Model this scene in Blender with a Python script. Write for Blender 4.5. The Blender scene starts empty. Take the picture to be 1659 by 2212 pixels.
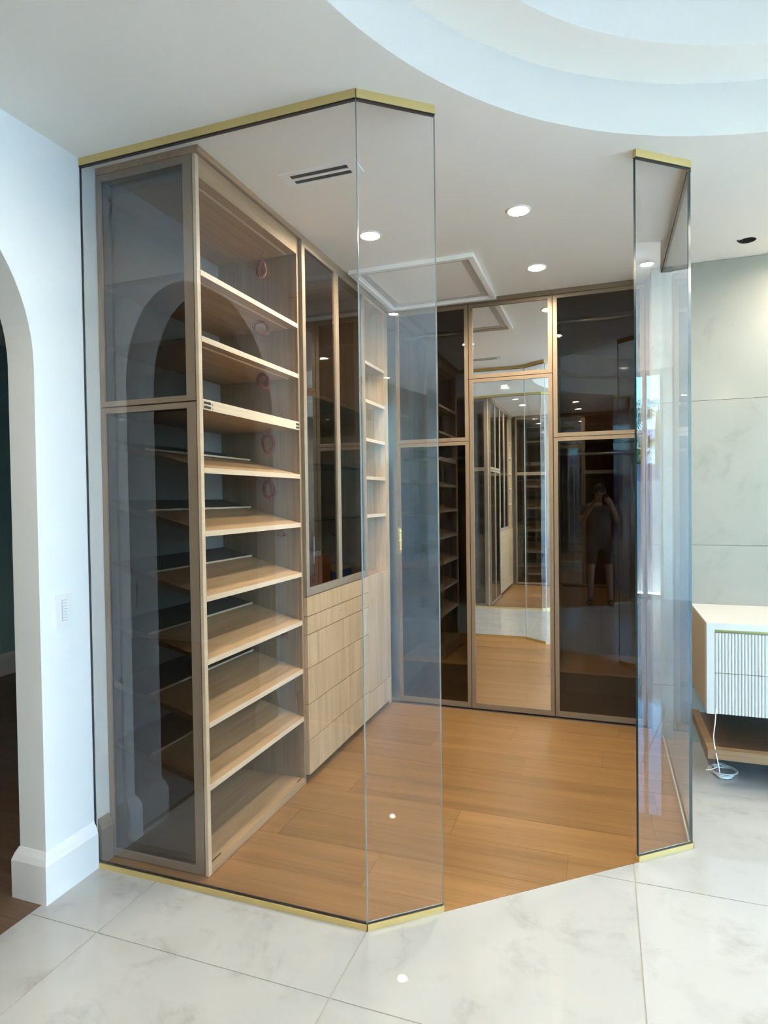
import bpy, bmesh, math, random
from mathutils import Vector, Matrix
random.seed(7)
SC = bpy.context.scene
COL = SC.collection
PI = math.pi

# ------------------------------------------------------------------ camera
F_PX, YAW, PITCH, ROLL, CAMH = 1337.44, -0.3418, -0.0207, -0.0134, 1.5058
cam_d = bpy.data.cameras.new('camera')
cam = bpy.data.objects.new('camera', cam_d)
COL.objects.link(cam)
cam_d.sensor_fit = 'VERTICAL'
cam_d.sensor_height = 36.0
cam_d.sensor_width = 27.0
cam_d.lens = F_PX / 2212.0 * 36.0
cam_d.clip_start = 0.02
cy, sy = math.cos(YAW), math.sin(YAW)
fw = Vector((sy, cy, 0)); rt = Vector((cy, -sy, 0)); up = Vector((0, 0, 1))
cp, sp = math.cos(PITCH), math.sin(PITCH)
f2 = fw * cp + up * sp; u2 = up * cp - fw * sp
cr, sr = math.cos(ROLL), math.sin(ROLL)
r3 = rt * cr + u2 * sr; u3 = u2 * cr - rt * sr
M = Matrix((r3, u3, -f2)).transposed().to_4x4()
M.translation = Vector((0, 0, CAMH))
cam.matrix_world = M
SC.camera = cam

# ------------------------------------------------------------------ world, sun, exposure
SC.view_settings.view_transform = 'Standard'
SC.view_settings.look = 'None'
SC.view_settings.gamma = 1.0
SC.view_settings.use_curve_mapping = False
SC.view_settings.exposure = 4.25
SKY = 0.29         # strength of the sky
LAMP = 68.0        # radiance of the downlight lenses
world = bpy.data.worlds.new('sky'); SC.world = world
world.use_nodes = True
wn = world.node_tree; wn.nodes.clear()
wo = wn.nodes.new('ShaderNodeOutputWorld'); wb = wn.nodes.new('ShaderNodeBackground')
ws = wn.nodes.new('ShaderNodeTexSky')
ws.sky_type = 'NISHITA'; ws.sun_disc = False
ws.sun_elevation = math.radians(52); ws.sun_rotation = math.radians(5)
ws.altitude = 10; ws.air_density = 1.0; ws.dust_density = 0.0; ws.ozone_density = 3.0
wb.inputs['Strength'].default_value = SKY
wt = wn.nodes.new('ShaderNodeMix'); wt.data_type = 'RGBA'; wt.blend_type = 'MULTIPLY'
wt.inputs['Factor'].default_value = 1.0; wt.inputs['B'].default_value = (0.48, 0.88, 1.02, 1)
wn.links.new(ws.outputs[0], wt.inputs['A']); wn.links.new(wt.outputs['Result'], wb.inputs[0]); wn.links.new(wb.outputs[0], wo.inputs[0])
sun_d = bpy.data.lights.new('sun', 'SUN'); sun_d.energy = 8.0; sun_d.angle = 0.009
sun_d.color = (0.98, 1.0, 0.97)
sun = bpy.data.objects.new('sun', sun_d); COL.objects.link(sun)
sun.location = (-4, 6, 12)
sun.rotation_euler = Vector((0.02, -0.44, -0.90)).to_track_quat('-Z', 'Y').to_euler()
SC.cycles.max_bounces = 14
SC.cycles.diffuse_bounces = 6
SC.cycles.glossy_bounces = 8
SC.cycles.transmission_bounces = 6
SC.cycles.transparent_max_bounces = 40
SC.cycles.caustics_reflective = False
SC.cycles.caustics_refractive = False
SC.cycles.sample_clamp_indirect = 6.0

# ------------------------------------------------------------------ materials
def lin(r, g, b):
    f = lambda c: (c / 255.0 / 12.92) if c / 255.0 <= 0.04045 else ((c / 255.0 + 0.055) / 1.055) ** 2.4
    return (f(r), f(g), f(b), 1.0)

def mat_new(name):
    m = bpy.data.materials.new(name); m.use_nodes = True
    nt = m.node_tree; nt.nodes.clear()
    out = nt.nodes.new('ShaderNodeOutputMaterial')
    return m, nt, out

def principled(name, col, rough=0.5, metal=0.0, spec=0.5, bump=0.0, bscale=200.0, var=0.0, coat=0.0):
    m, nt, out = mat_new(name)
    p = nt.nodes.new('ShaderNodeBsdfPrincipled')
    p.inputs['Base Color'].default_value = col
    p.inputs['Roughness'].default_value = rough
    p.inputs['Metallic'].default_value = metal
    p.inputs['Specular IOR Level'].default_value = spec
    p.inputs['Coat Weight'].default_value = coat
    nt.links.new(p.outputs[0], out.inputs[0])
    if bump or var:
        tc = nt.nodes.new('ShaderNodeTexCoord'); nz = nt.nodes.new('ShaderNodeTexNoise')
        nz.inputs['Scale'].default_value = bscale; nz.inputs['Detail'].default_value = 3
        nt.links.new(tc.outputs['Object'], nz.inputs['Vector'])
        if bump:
            b = nt.nodes.new('ShaderNodeBump'); b.inputs['Strength'].default_value = bump
            b.inputs['Distance'].default_value = 0.002
            nt.links.new(nz.outputs['Fac'], b.inputs['Height']); nt.links.new(b.outputs[0], p.inputs['Normal'])
        if var:
            mx = nt.nodes.new('ShaderNodeMix'); mx.data_type = 'RGBA'
            mx.inputs['A'].default_value = tuple(c * (1 - var) for c in col[:3]) + (1,)
            mx.inputs['B'].default_value = tuple(min(1, c * (1 + var)) for c in col[:3]) + (1,)
            nt.links.new(nz.outputs['Fac'], mx.inputs['Factor']); nt.links.new(mx.outputs['Result'], p.inputs['Base Color'])
    return m

def wood(name, dark, light, axis, rough=0.45, scale=1.0, spread=0.0, coat=0.0, spec=0.4):
    """straight-grained oak; axis = the grain's direction"""
    m, nt, out = mat_new(name)
    N = nt.nodes.new; L = nt.links.new
    p = N('ShaderNodeBsdfPrincipled'); L(p.outputs[0], out.inputs[0])
    p.inputs['Roughness'].default_value = rough
    p.inputs['Specular IOR Level'].default_value = spec
    p.inputs['Coat Weight'].default_value = coat
    p.inputs['Coat Roughness'].default_value = 0.25
    tc = N('ShaderNodeTexCoord'); oi = N('ShaderNodeObjectInfo')
    add = N('ShaderNodeVectorMath'); add.operation = 'ADD'
    mul = N('ShaderNodeVectorMath'); mul.operation = 'SCALE'; mul.inputs['Scale'].default_value = 37.0
    cmb = N('ShaderNodeCombineXYZ')
    for i in range(3): L(oi.outputs['Random'], cmb.inputs[i])
    L(cmb.outputs[0], mul.inputs[0]); L(tc.outputs['Object'], add.inputs[0]); L(mul.outputs[0], add.inputs[1])
    def grain(fine, along, detail):
        mp = N('ShaderNodeMapping')
        s = [fine * scale] * 3; s['xyz'.index(axis)] = along * scale
        mp.inputs['Scale'].default_value = s
        L(add.outputs[0], mp.inputs['Vector'])
        nz = N('ShaderNodeTexNoise'); nz.inputs['Scale'].default_value = 1.0
        nz.inputs['Detail'].default_value = detail; nz.inputs['Roughness'].default_value = 0.6
        nz.inputs['Distortion'].default_value = 0.4
        L(mp.outputs[0], nz.inputs['Vector']); return nz.outputs['Fac']
    g1 = grain(90, 2.2, 4); g2 = grain(14, 0.8, 3)
    mixf = N('ShaderNodeMath'); mixf.operation = 'MULTIPLY_ADD'
    L(g1, mixf.inputs[0]); mixf.inputs[1].default_value = 0.5
    h = N('ShaderNodeMath'); h.operation = 'MULTIPLY'; L(g2, h.inputs[0]); h.inputs[1].default_value = 0.5
    L(h.outputs[0], mixf.inputs[2])
    ramp = N('ShaderNodeValToRGB')
    ramp.color_ramp.elements[0].position = 0.33; ramp.color_ramp.elements[0].color = dark
    ramp.color_ramp.elements[1].position = 0.66; ramp.color_ramp.elements[1].color = light
    L(mixf.outputs[0], ramp.inputs[0])
    if spread:
        hs = N('ShaderNodeHueSaturation')
        mr = N('ShaderNodeMapRange'); mr.inputs['To Min'].default_value = 1 - spread; mr.inputs['To Max'].default_value = 1 + spread
        L(oi.outputs['Random'], mr.inputs['Value']); L(mr.outputs[0], hs.inputs['Value']); L(ramp.outputs[0], hs.inputs['Color'])
        L(hs.outputs[0], p.inputs['Base Color'])
    else:
        L(ramp.outputs[0], p.inputs['Base Color'])
    b = N('ShaderNodeBump'); b.inputs['Strength'].default_value = 0.08; b.inputs['Distance'].default_value = 0.001
    L(g1, b.inputs['Height']); L(b.outputs[0], p.inputs['Normal'])
    return m

def marble(name, base, vein, rough, scale=1.0, amount=0.35, spec=0.5):
    m, nt, out = mat_new(name)
    N = nt.nodes.new; L = nt.links.new
    p = N('ShaderNodeBsdfPrincipled'); L(p.outputs[0], out.inputs[0])
    p.inputs['Roughness'].default_value = rough; p.inputs['Specular IOR Level'].default_value = spec
    tc = N('ShaderNodeTexCoord'); oi = N('ShaderNodeObjectInfo')
    cmb = N('ShaderNodeCombineXYZ')
    for i in range(3): L(oi.outputs['Random'], cmb.inputs[i])
    mul = N('ShaderNodeVectorMath'); mul.operation = 'SCALE'; mul.inputs['Scale'].default_value = 23.0
    add = N('ShaderNodeVectorMath'); add.operation = 'ADD'
    L(cmb.outputs[0], mul.inputs[0]); L(tc.outputs['Object'], add.inputs[0]); L(mul.outputs[0], add.inputs[1])
    def nz(s, d, dist):
        n = N('ShaderNodeTexNoise'); n.inputs['Scale'].default_value = s * scale; n.inputs['Detail'].default_value = d
        n.inputs['Roughness'].default_value = 0.62; n.inputs['Distortion'].default_value = dist
        L(add.outputs[0], n.inputs['Vector']); return n.outputs['Fac']
    a = nz(1.5, 6, 0.9)                       # broad clouding with thin vein lines where it crosses 0.5
    ab = N('ShaderNodeMath'); ab.operation = 'SUBTRACT'; L(a, ab.inputs[0]); ab.inputs[1].default_value = 0.5
    ab2 = N('ShaderNodeMath'); ab2.operation = 'ABSOLUTE'; L(ab.outputs[0], ab2.inputs[0])
    r1 = N('ShaderNodeMapRange'); r1.inputs['From Min'].default_value = 0.0; r1.inputs['From Max'].default_value = 0.045
    r1.inputs['To Min'].default_value = 1.0; r1.inputs['To Max'].default_value = 0.0
    L(ab2.outputs[0], r1.inputs['Value'])
    c = nz(2.6, 8, 0.3)
    r2 = N('ShaderNodeMapRange'); r2.inputs['From Min'].default_value = 0.5; r2.inputs['From Max'].default_value = 0.72
    L(c, r2.inputs['Value'])
    m1 = N('ShaderNodeMath'); m1.operation = 'MULTIPLY'; L(r1.outputs[0], m1.inputs[0]); L(r2.outputs[0], m1.inputs[1])
    m2 = N('ShaderNodeMath'); m2.operation = 'MULTIPLY_ADD'; L(r2.outputs[0], m2.inputs[0]); m2.inputs[1].default_value = 0.45
    L(m1.outputs[0], m2.inputs[2])
    m3 = N('ShaderNodeMath'); m3.operation = 'MULTIPLY'; m3.use_clamp = True; L(m2.outputs[0], m3.inputs[0]); m3.inputs[1].default_value = amount
    mx = N('ShaderNodeMix'); mx.data_type = 'RGBA'; mx.inputs['A'].default_value = base; mx.inputs['B'].default_value = vein
    L(m3.outputs[0], mx.inputs['Factor']); L(mx.outputs['Result'], p.inputs['Base Color'])
    return m

def pane_mat(name, t, refl=1.0, rough=0.0):
    """thin glazing: a slab that passes t and mirrors by Fresnel's law at both faces"""
    m, nt, out = mat_new(name)
    N = nt.nodes.new; L = nt.links.new
    tr = N('ShaderNodeBsdfTransparent'); tr.inputs[0].default_value = tuple(math.sqrt(c) for c in t) + (1,)
    gl = N('ShaderNodeBsdfGlossy'); gl.inputs['Roughness'].default_value = rough
    fr = N('ShaderNodeFresnel'); fr.inputs['IOR'].default_value = 1.5
    two = N('ShaderNodeMath'); two.operation = 'MULTIPLY'; two.inputs[1].default_value = 2.0 * refl
    one = N('ShaderNodeMath'); one.operation = 'ADD'; one.inputs[1].default_value = 1.0
    dv = N('ShaderNodeMath'); dv.operation = 'DIVIDE'
    L(fr.outputs[0], two.inputs[0]); L(fr.outputs[0], one.inputs[0]); L(two.outputs[0], dv.inputs[0]); L(one.outputs[0], dv.inputs[1])
    ge = N('ShaderNodeNewGeometry'); inv = N('ShaderNodeMath'); inv.operation = 'SUBTRACT'; inv.inputs[0].default_value = 1.0
    L(ge.outputs['Backfacing'], inv.inputs[1])
    ma = N('ShaderNodeMath'); ma.operation = 'MULTIPLY'; ma.use_clamp = True      # both faces' reflection is taken where the ray enters
    L(dv.outputs[0], ma.inputs[0]); L(inv.outputs[0], ma.inputs[1])
    mx = N('ShaderNodeMixShader')
    L(ma.outputs[0], mx.inputs[0]); L(tr.outputs[0], mx.inputs[1]); L(gl.outputs[0], mx.inputs[2])
    L(mx.outputs[0], out.inputs[0])
    return m

def emis(name, col, s):
    m, nt, out = mat_new(name)
    e = nt.nodes.new('ShaderNodeEmission'); e.inputs[0].default_value = col; e.inputs[1].default_value = s
    nt.links.new(e.outputs[0], out.inputs[0]); return m

MT = dict(
    wall=principled('white wall paint', (0.79, 0.815, 0.825, 1), 0.6, bump=0.03, bscale=300),
    ceil=principled('white ceiling paint', (0.90, 0.865, 0.80, 1), 0.8, bump=0.02, bscale=300),
    bluelit=principled('wall paint tinted as bluish light', (0.36, 0.56, 0.62, 1), 0.6),  # bluish light of the dim arch room put into the wall colour
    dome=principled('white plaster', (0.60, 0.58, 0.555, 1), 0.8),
    base=principled('white gloss trim paint', (0.80, 0.81, 0.82, 1), 0.35),
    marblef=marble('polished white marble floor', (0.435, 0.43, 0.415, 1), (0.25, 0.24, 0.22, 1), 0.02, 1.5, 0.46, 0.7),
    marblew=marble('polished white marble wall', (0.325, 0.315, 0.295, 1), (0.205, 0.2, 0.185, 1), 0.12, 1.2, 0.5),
    grout=principled('grey grout', (0.36, 0.35, 0.33, 1), 0.7),
    screed=principled('grey screed', (0.12, 0.09, 0.07, 1), 0.9),
    plank=wood('oiled oak floor board', lin(118, 85, 48), lin(148, 109, 66), 'x', 0.34, 0.7, 0.13, coat=0.12),
    plank2=wood('dark oak floor board', lin(84, 64, 50), lin(112, 88, 70), 'x', 0.4, 0.6, 0.10),
    oakz=wood('oak veneer upright grain', lin(170, 140, 108), lin(200, 171, 137), 'z', 0.5, 1.0),
    oaky=wood('oak veneer lengthwise grain', lin(148, 119, 88), lin(180, 149, 114), 'y', 0.45, 1.0),  # oak tone lowered for the dim light between the shelves
    oakx=wood('oak veneer cross grain', lin(164, 132, 98), lin(196, 164, 128), 'x', 0.45, 1.0),
    edge=wood('pale oak edging', lin(196, 174, 146), lin(214, 194, 168), 'y', 0.5, 1.0),
    oakd=wood('shaded oak carcass', lin(70, 50, 34), lin(96, 70, 48), 'z', 0.5, 1.0),  # oak kept dark to stand in for the unlit wardrobe interior
    benchshade=wood('oak in vanity shade', lin(84, 62, 44), lin(108, 82, 60), 'x', 0.45, 0.8),  # bench oak darkened, with the vanity's shade put into the colour
    bench=wood('mid brown oak', lin(122, 94, 68), lin(150, 120, 90), 'x', 0.45, 0.8),
    backp=principled('grey back panel', lin(146, 141, 132), 0.6),
    oakshade=wood('side panel oak with shade', lin(124, 102, 80), lin(154, 130, 104), 'z', 0.5, 1.0),  # darker copy of the oak veneer, holding the shelf unit's interior shade
    matte=principled('dark grey felt', lin(98, 86, 74), 0.9),
    frame=principled('bronze anodised aluminium', lin(126, 105, 84), 0.45, 0.2),
    frames=principled('taupe anodised aluminium', lin(144, 126, 108), 0.45, 0.2),
    brass=principled('satin brass', lin(212, 189, 128), 0.4, 0.5),
    chrome=principled('brushed steel', (0.55, 0.55, 0.55, 1), 0.3, 1.0),
    clear=pane_mat('clear grey tinted glass', (0.925, 0.93, 0.93), 1.0),
    window=pane_mat('window glass', (0.93, 0.95, 0.95), 0.8),
    smoke=pane_mat('grey smoked glass', (0.22, 0.205, 0.19), 1.0),
    dark=pane_mat('dark bronze glass', (0.36, 0.30, 0.235), 1.0),
    dark2=pane_mat('bronze glass', (0.30, 0.27, 0.23), 1.0),
    gedge=principled('polished teal glass edge', (0.006, 0.05, 0.065, 1), 0.2),
    gedgel=principled('pale polished glass edge', (0.35, 0.42, 0.42, 1), 0.2),
    gshelf=principled('glass shelf edge', (0.01, 0.03, 0.045, 1), 0.15),
    mirror=principled('silvered mirror', (0.90, 0.895, 0.88, 1), 0.0, 1.0),
    black=principled('black plastic', (0.012, 0.012, 0.014, 1), 0.5),
    white=principled('white plastic', (0.78, 0.79, 0.80, 1), 0.4),
    groove=principled('button grey', (0.5, 0.52, 0.55, 1), 0.4),
    red=principled('dark red wire', lin(104, 18, 26), 0.5),
    cable=principled('white cable', (0.82, 0.80, 0.78, 1), 0.45),
    lamp=emis('lit lens', (1.0, 0.90, 0.70, 1), LAMP),
    trimr=principled('white lamp ring', (0.92, 0.91, 0.88, 1), 0.4),
    vanw=principled('white lacquer', (0.56, 0.55, 0.53, 1), 0.35),
    vand=principled('beige lacquer', lin(176, 162, 138), 0.45),
    brownbox=principled('brown card', lin(196, 104, 38), 0.6),
    bluebox=principled('blue card', lin(36, 74, 160), 0.5),
    tan=principled('tan card', lin(190, 160, 112), 0.6),
    stucco=principled('sky tinted garden wall', (0.52, 0.62, 0.72, 1), 0.8),  # white wall; its skylit blue shade is put into the colour
    deck=principled('pale stone deck', (0.45, 0.43, 0.4, 1), 0.7),
    slate=principled('blue grey cladding', (0.06, 0.08, 0.16, 1), 0.5),
    leaf=principled('palm green', (0.03, 0.075, 0.035, 1), 0.5),
    bush=principled('hedge green', (0.03, 0.075, 0.03, 1), 0.6, var=0.5, bscale=12),
    trunk=principled('palm trunk', (0.16, 0.12, 0.08, 1), 0.8, var=0.4, bscale=20),
    siding=principled('white weatherboard', (0.72, 0.74, 0.76, 1), 0.6),
    alu=principled('white window aluminium', (0.75, 0.76, 0.77, 1), 0.4),
    skin=principled('skin', lin(150, 108, 86), 0.5),
    shirt=principled('dark grey shirt', (0.05, 0.05, 0.055, 1), 0.8),
    shorts=principled('black shorts', (0.02, 0.02, 0.022, 1), 0.8),
)

# ------------------------------------------------------------------ mesh helpers
YM = 2.2                 # the two closets mirror each other about y = YM/2
FLIP = False
def ty(y): return YM - y if FLIP else y

class MB:
    """collects simple solids in world coordinates and links them as ONE mesh object"""
    def __init__(s): s.v = []; s.f = []; s.mi = []; s.sm = []
    def _add(s, vs, fs, mi=0, smooth=False):
        o = len(s.v)
        s.v += [(x, ty(y), z) for x, y, z in vs]
        for f in fs:
            f = [o + i for i in f]
            s.f.append(f[::-1] if FLIP else f); s.mi.append(mi); s.sm.append(smooth)
        return s
    def box(s, x0, x1, y0, y1, z0, z1, mi=0):
        if x0 > x1: x0, x1 = x1, x0
        if y0 > y1: y0, y1 = y1, y0
        if z0 > z1: z0, z1 = z1, z0
        v = [(x0, y0, z0), (x1, y0, z0), (x1, y1, z0), (x0, y1, z0), (x0, y0, z1), (x1, y0, z1), (x1, y1, z1), (x0, y1, z1)]
        return s._add(v, [(0, 3, 2, 1), (4, 5, 6, 7), (0, 1, 5, 4), (1, 2, 6, 5), (2, 3, 7, 6), (3, 0, 4, 7)], mi)
    def hexa(s, b, t, mi=0, side=None):
        """b, t: matching loops of points"""
        n = len(b)
        s._add(list(b) + list(t), [tuple(range(n))[::-1]], mi); s.f[-1] = s.f[-1]
        o = len(s.v) - 2 * n
        def addf(idx, m):
            f = [o + i for i in idx]; s.f.append(f[::-1] if FLIP else f); s.mi.append(m); s.sm.append(False)
        addf(range(n, 2 * n), mi)
        for i in range(n):
            j = (i + 1) % n
            addf((i, j, n + j, n + i), mi if side is None else side)
        return s
    def prism(s, poly, z0, z1, mi=0, side=None):
        return s.hexa([(x, y, z0) for x, y in poly], [(x, y, z1) for x, y in poly], mi, side)
    def tube(s, pts, r, n=6, closed=False, mi=0):
        pts = [Vector(p) for p in pts]; m = len(pts); rings = []
        up = Vector((0.13, 0.27, 0.95))
        for i, p in enumerate(pts):
            a = pts[i - 1] if i or closed else p
            b = pts[(i + 1) % m] if i < m - 1 or closed else p
            t = (b - a).normalized()
            u = t.cross(up)
            if u.length < 1e-3: u = t.cross(Vector((1, 0, 0)))
            u.normalize(); w = u.cross(t)
            rr = r[i] if isinstance(r, (list, tuple)) else r
            rings.append([tuple(p + (u * math.cos(2 * PI * k / n) + w * math.sin(2 * PI * k / n)) * rr) for k in range(n)])
        vs = [q for R_ in rings for q in R_]; fs = []
        for i in range(m if closed else m - 1):
            j = (i + 1) % m
            for k in range(n):
                l = (k + 1) % n
                fs.append((i * n + k, j * n + k, j * n + l, i * n + l))
        if not closed:
            fs.append(tuple(range(n))); fs.append(tuple(range((m - 1) * n, m * n))[::-1])
        return s._add(vs, fs, mi, True)
    def disc(s, c, r, n=32, mi=0, down=True):
        vs = [(c[0] + r * math.cos(2 * PI * k / n), c[1] + r * math.sin(2 * PI * k / n), c[2]) for k in range(n)]
        return s._add(vs, [tuple(range(n))[::-1] if down else tuple(range(n))], mi)
    def lathe(s, c, prof, n=32, mi=0, axis='z', a0=0, a1=2 * PI):
        full = abs(a1 - a0 - 2 * PI) < 1e-6; k = n if full else n + 1; vs = []
        for (r, h) in prof:
            for i in range(k):
                a = a0 + (a1 - a0) * i / n
                u, w = r * math.cos(a), r * math.sin(a)
                vs.append({'z': (c[0] + u, c[1] + w, c[2] + h), 'y': (c[0] + u, c[1] + h, c[2] + w), 'x': (c[0] + h, c[1] + u, c[2] + w)}[axis])
        fs = []
        for j in range(len(prof) - 1):
            for i in range(k if full else k - 1):
                i2 = (i + 1) % k
                fs.append((j * k + i, j * k + i2, (j + 1) * k + i2, (j + 1) * k + i))
        return s._add(vs, fs, mi, True)
    def build(s, name, mat, parent=None, kind=None, origin=None, fixn=True, label=None):
        me = bpy.data.meshes.new(name)
        o = bpy.data.objects.new(name, me)
        off = Vector((0, 0, 0))
        if parent is not None:
            off = Vector(parent.get('_base', (0, 0, 0)))
        elif origin is not None:
            off = Vector((origin[0], ty(origin[1]), origin[2]))
        me.from_pydata([tuple(Vector(v) - off) for v in s.v], [], s.f)
        for m in (mat if isinstance(mat, (list, tuple)) else [mat]): me.materials.append(m)
        for p, mi, sm in zip(me.polygons, s.mi, s.sm): p.material_index = mi; p.use_smooth = sm
        if fixn:
            bm = bmesh.new(); bm.from_mesh(me); bmesh.ops.recalc_face_normals(bm, faces=bm.faces); bm.to_mesh(me); bm.free()
        COL.objects.link(o)
        if parent is not None:
            o.parent = parent; o['_base'] = tuple(off)
        else:
            o.location = off; o['_base'] = tuple(off)
        if kind: o['kind'] = kind
        if label: o['label'] = label
        return o

def thing(name, loc, label, cat, group=None):
    o = bpy.data.objects.new(name, None); COL.objects.link(o)
    loc = (loc[0], ty(loc[1]), loc[2])
    o.location = loc; o['_base'] = tuple(loc); o.empty_display_size = 0.1
    tag(o, label, cat, group); return o
def tag(o, label, cat, group=None):
    o['label'] = label; o['category'] = cat
    if group: o['group'] = group
    return o

def clip(poly, a, b, keep_left=True):
    """clip a convex polygon by the line a->b, keeping its left (or right) side"""
    out = []; s = 1 if keep_left else -1
    d = lambda p: s * ((b[0] - a[0]) * (p[1] - a[1]) - (b[1] - a[1]) * (p[0] - a[0]))
    for i in range(len(poly)):
        p, q = poly[i], poly[(i + 1) % len(poly)]
        dp, dq = d(p), d(q)
        if dp >= 0: out.append(p)
        if (dp > 1e-9 and dq < -1e-9) or (dp < -1e-9 and dq > 1e-9):
            t = dp / (dp - dq); out.append((p[0] + t * (q[0] - p[0]), p[1] + t * (q[1] - p[1])))
    r = []
    for p in out:
        if not r or math.hypot(p[0] - r[-1][0], p[1] - r[-1][1]) > 1e-5: r.append(p)
    if len(r) > 2 and math.hypot(r[0][0] - r[-1][0], r[0][1] - r[-1][1]) < 1e-5: r.pop()
    return r
def area(p): return 0.5 * abs(sum(p[i][0] * p[(i + 1) % len(p)][1] - p[(i + 1) % len(p)][0] * p[i][1] for i in range(len(p)))) if len(p) > 2 else 0

# ------------------------------------------------------------------ plan (metres)
H = 2.9
XA = -1.995                       # left wall
A = (XA, 1.977); B = (-0.787, 1.977); E = (0.353, 2.896); YF = 4.166
tBE = Vector((E[0] - B[0], E[1] - B[1])); 
Cc = (B[0] + 0.2016 * tBE.x, B[1] + 0.2016 * tBE.y)
D = (B[0] + 0.803 * tBE.x, B[1] + 0.803 * tBE.y)
ARC = (0.9, 1.1)                  # centre of the round ceiling recess
XR, YN, YS = 7.2, 4.9, YM - 4.9   # outer limits
XB2 = 1.7                         # where the higher bedroom ceiling starts
HB = 3.34

# ------------------------------------------------------------------ floors
BP = [(XA - 0.6, A[1]), B, E, (E[0], 9.0)]        # boundary of the oak, extended
def oak_poly():
    return [(XA, A[1]), B, E, (E[0], YF), (0.285, YF), (0.285, 4.36), (XA, 4.36)]
g = MB().box(-2.0, XR + 0.2, YS, YN, -0.08, -0.0025).build('floor', MT['grout'], None, 'structure')
T = 0.895; X0, Y0 = 0.105, 1.672
fl = lambda p: (p[0], YM - p[1])
def outside_closets(poly):
    pieces = [poly]
    for flip in (False, True):
        pts = [fl(p) for p in BP] if flip else BP
        keep_in = flip is True        # flipped boundary has the oak on its right
        nxt = []
        for pc in pieces:
            rest = pc
            for i in range(3):
                a, b = pts[i], pts[i + 1]
                o_ = clip(rest, a, b, keep_left=keep_in)
                if area(o_) > 1e-4: nxt.append(o_)
                rest = clip(rest, a, b, keep_left=not keep_in)
                if area(rest) < 1e-4: break
        pieces = nxt
    return pieces
gp = 0.0026
for i in range(-3, 9):
    for j in range(-6, 4):
        x0, y0 = X0 + i * T, Y0 + j * T
        q = [(max(x0 + gp, -1.998), max(y0 + gp, YS + .7)), (min(x0 + T - gp, XR), max(y0 + gp, YS + .7)), (min(x0 + T - gp, XR), min(y0 + T - gp, YF)), (max(x0 + gp, -1.998), min(y0 + T - gp, YF))]
        if q[1][0] - q[0][0] < 0.01 or q[2][1] - q[1][1] < 0.01: continue
        mb = MB(); n = 0
        for pc in outside_closets(q):
            mb.prism(pc, -0.012, 0.0); n += 1
        if n: mb.build('tile', MT['marblef'], g)

def clip_convex(poly, region):
    for i in range(len(region)):
        poly = clip(poly, region[i], region[(i + 1) % len(region)], True)
        if area(poly) < 1e-4: return []
    return poly
OAK = [(XA, A[1] + .001), (B[0], A[1] + .001), (E[0] - .001, E[1]), (E[0] - .001, YF), (0.285, 4.37), (XA, 4.37)]
joints = {0: [-.66], 1: [.2, -1.25], 2: [-.43], 3: [-.43 - .9, .1], 4: [-.02, -1.0], 5: [-.55], 6: [.08, -1.2], -1: [-.15, -1.4], -2: [-.9], -3: [-.5], -4: [0.]}
joints[2] = [.23, -1.05]; joints[3] = [-.43]; 
for flip in (False, True):
    FLIP = flip
    fo = MB().prism([(XA, A[1]), B, E, (E[0], YF), (0.285, YF), (0.285, 4.37), (XA, 4.37)], -0.03, -0.0015).build('floor', MT['screed'], None, 'structure')
    W = 0.2335
    for k in range(-4, 7):
        y0 = 2.674 + k * W
        xs = [-2.0] + sorted(joints.get(k, [])) + [0.4]
        for a, b in zip(xs, xs[1:]):
            q = clip_convex([(a + .0006, y0 + .0006), (b - .0006, y0 + .0006), (b - .0006, y0 + W - .0006), (a + .0006, y0 + W - .0006)], OAK)
            if q: MB().prism(q, -0.012, 0.001).build('plank', MT['plank'], fo)
FLIP = False
# oak floor of the room behind the arch
fa = MB().box(-5.0, -2.0, -1.6, 4.3, -0.08, -0.0015).build('floor', MT['screed'], None, 'structure')
for k in range(-7, 18):
    y0 = 0.1 + k * W
    off = random.random() * 1.5
    for a in (-5.0, -5.0 + .4 + off, -2.0 - .3 - .2 * random.random()):
        pass
    xs = [-5.0, -4.6 + off, -2.0]
    for a, b in zip(xs, xs[1:]):
        MB().box(a + .0006, b - .0006, y0 + .0006, min(4.3, y0 + W - .0006), -0.012, 0.0).build('plank', MT['plank2'], fa)

# ------------------------------------------------------------------ walls
def arch_wall():
    x0, x1 = -2.125, XA
    yc, hw, zc = 1.1, 0.645, 2.02
    n = 40; mb = MB()
    pts = [(yc + hw * math.cos(PI * i / n), zc + hw * math.sin(PI * i / n) * 1.0) for i in range(n + 1)]
    ys0, ys1, zt = YS, YN, H + 0.02
    vs, fs = [], []
    def v(x, y, z): vs.append((x, y, z)); return len(vs) - 1
    for x in (x0, x1):
        fs.append((v(x, yc + hw, -.02), v(x, ys1, -.02), v(x, ys1, zt), v(x, yc + hw, zt)))
        fs.append((v(x, ys0, -.02), v(x, yc - hw, -.02), v(x, yc - hw, zt), v(x, ys0, zt)))
        for (ya, za), (yb, zb) in zip(pts, pts[1:]):
            fs.append((v(x, ya, za), v(x, yb, zb), v(x, yb, zt), v(x, ya, zt)))
        fs.append((v(x, yc + hw, zc), v(x, yc + hw, zt), v(x, yc + hw, zt), v(x, yc + hw, zc))[:3])
    fs = [f for f in fs if len(set(f)) > 3 or len(f) == 4]
    prof = [(yc + hw, -.02)] + pts + [(yc - hw, -.02)]
    for (ya, za), (yb, zb) in zip(prof, prof[1:]):
        fs.append((v(x0, ya, za), v(x0, yb, zb), v(x1, yb, zb), v(x1, ya, za)))
    mb._add(vs, fs)
    return mb
mb = arch_wall(); mb.build('wall_left', MT['wall'], None, 'structure', fixn=True)
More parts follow.
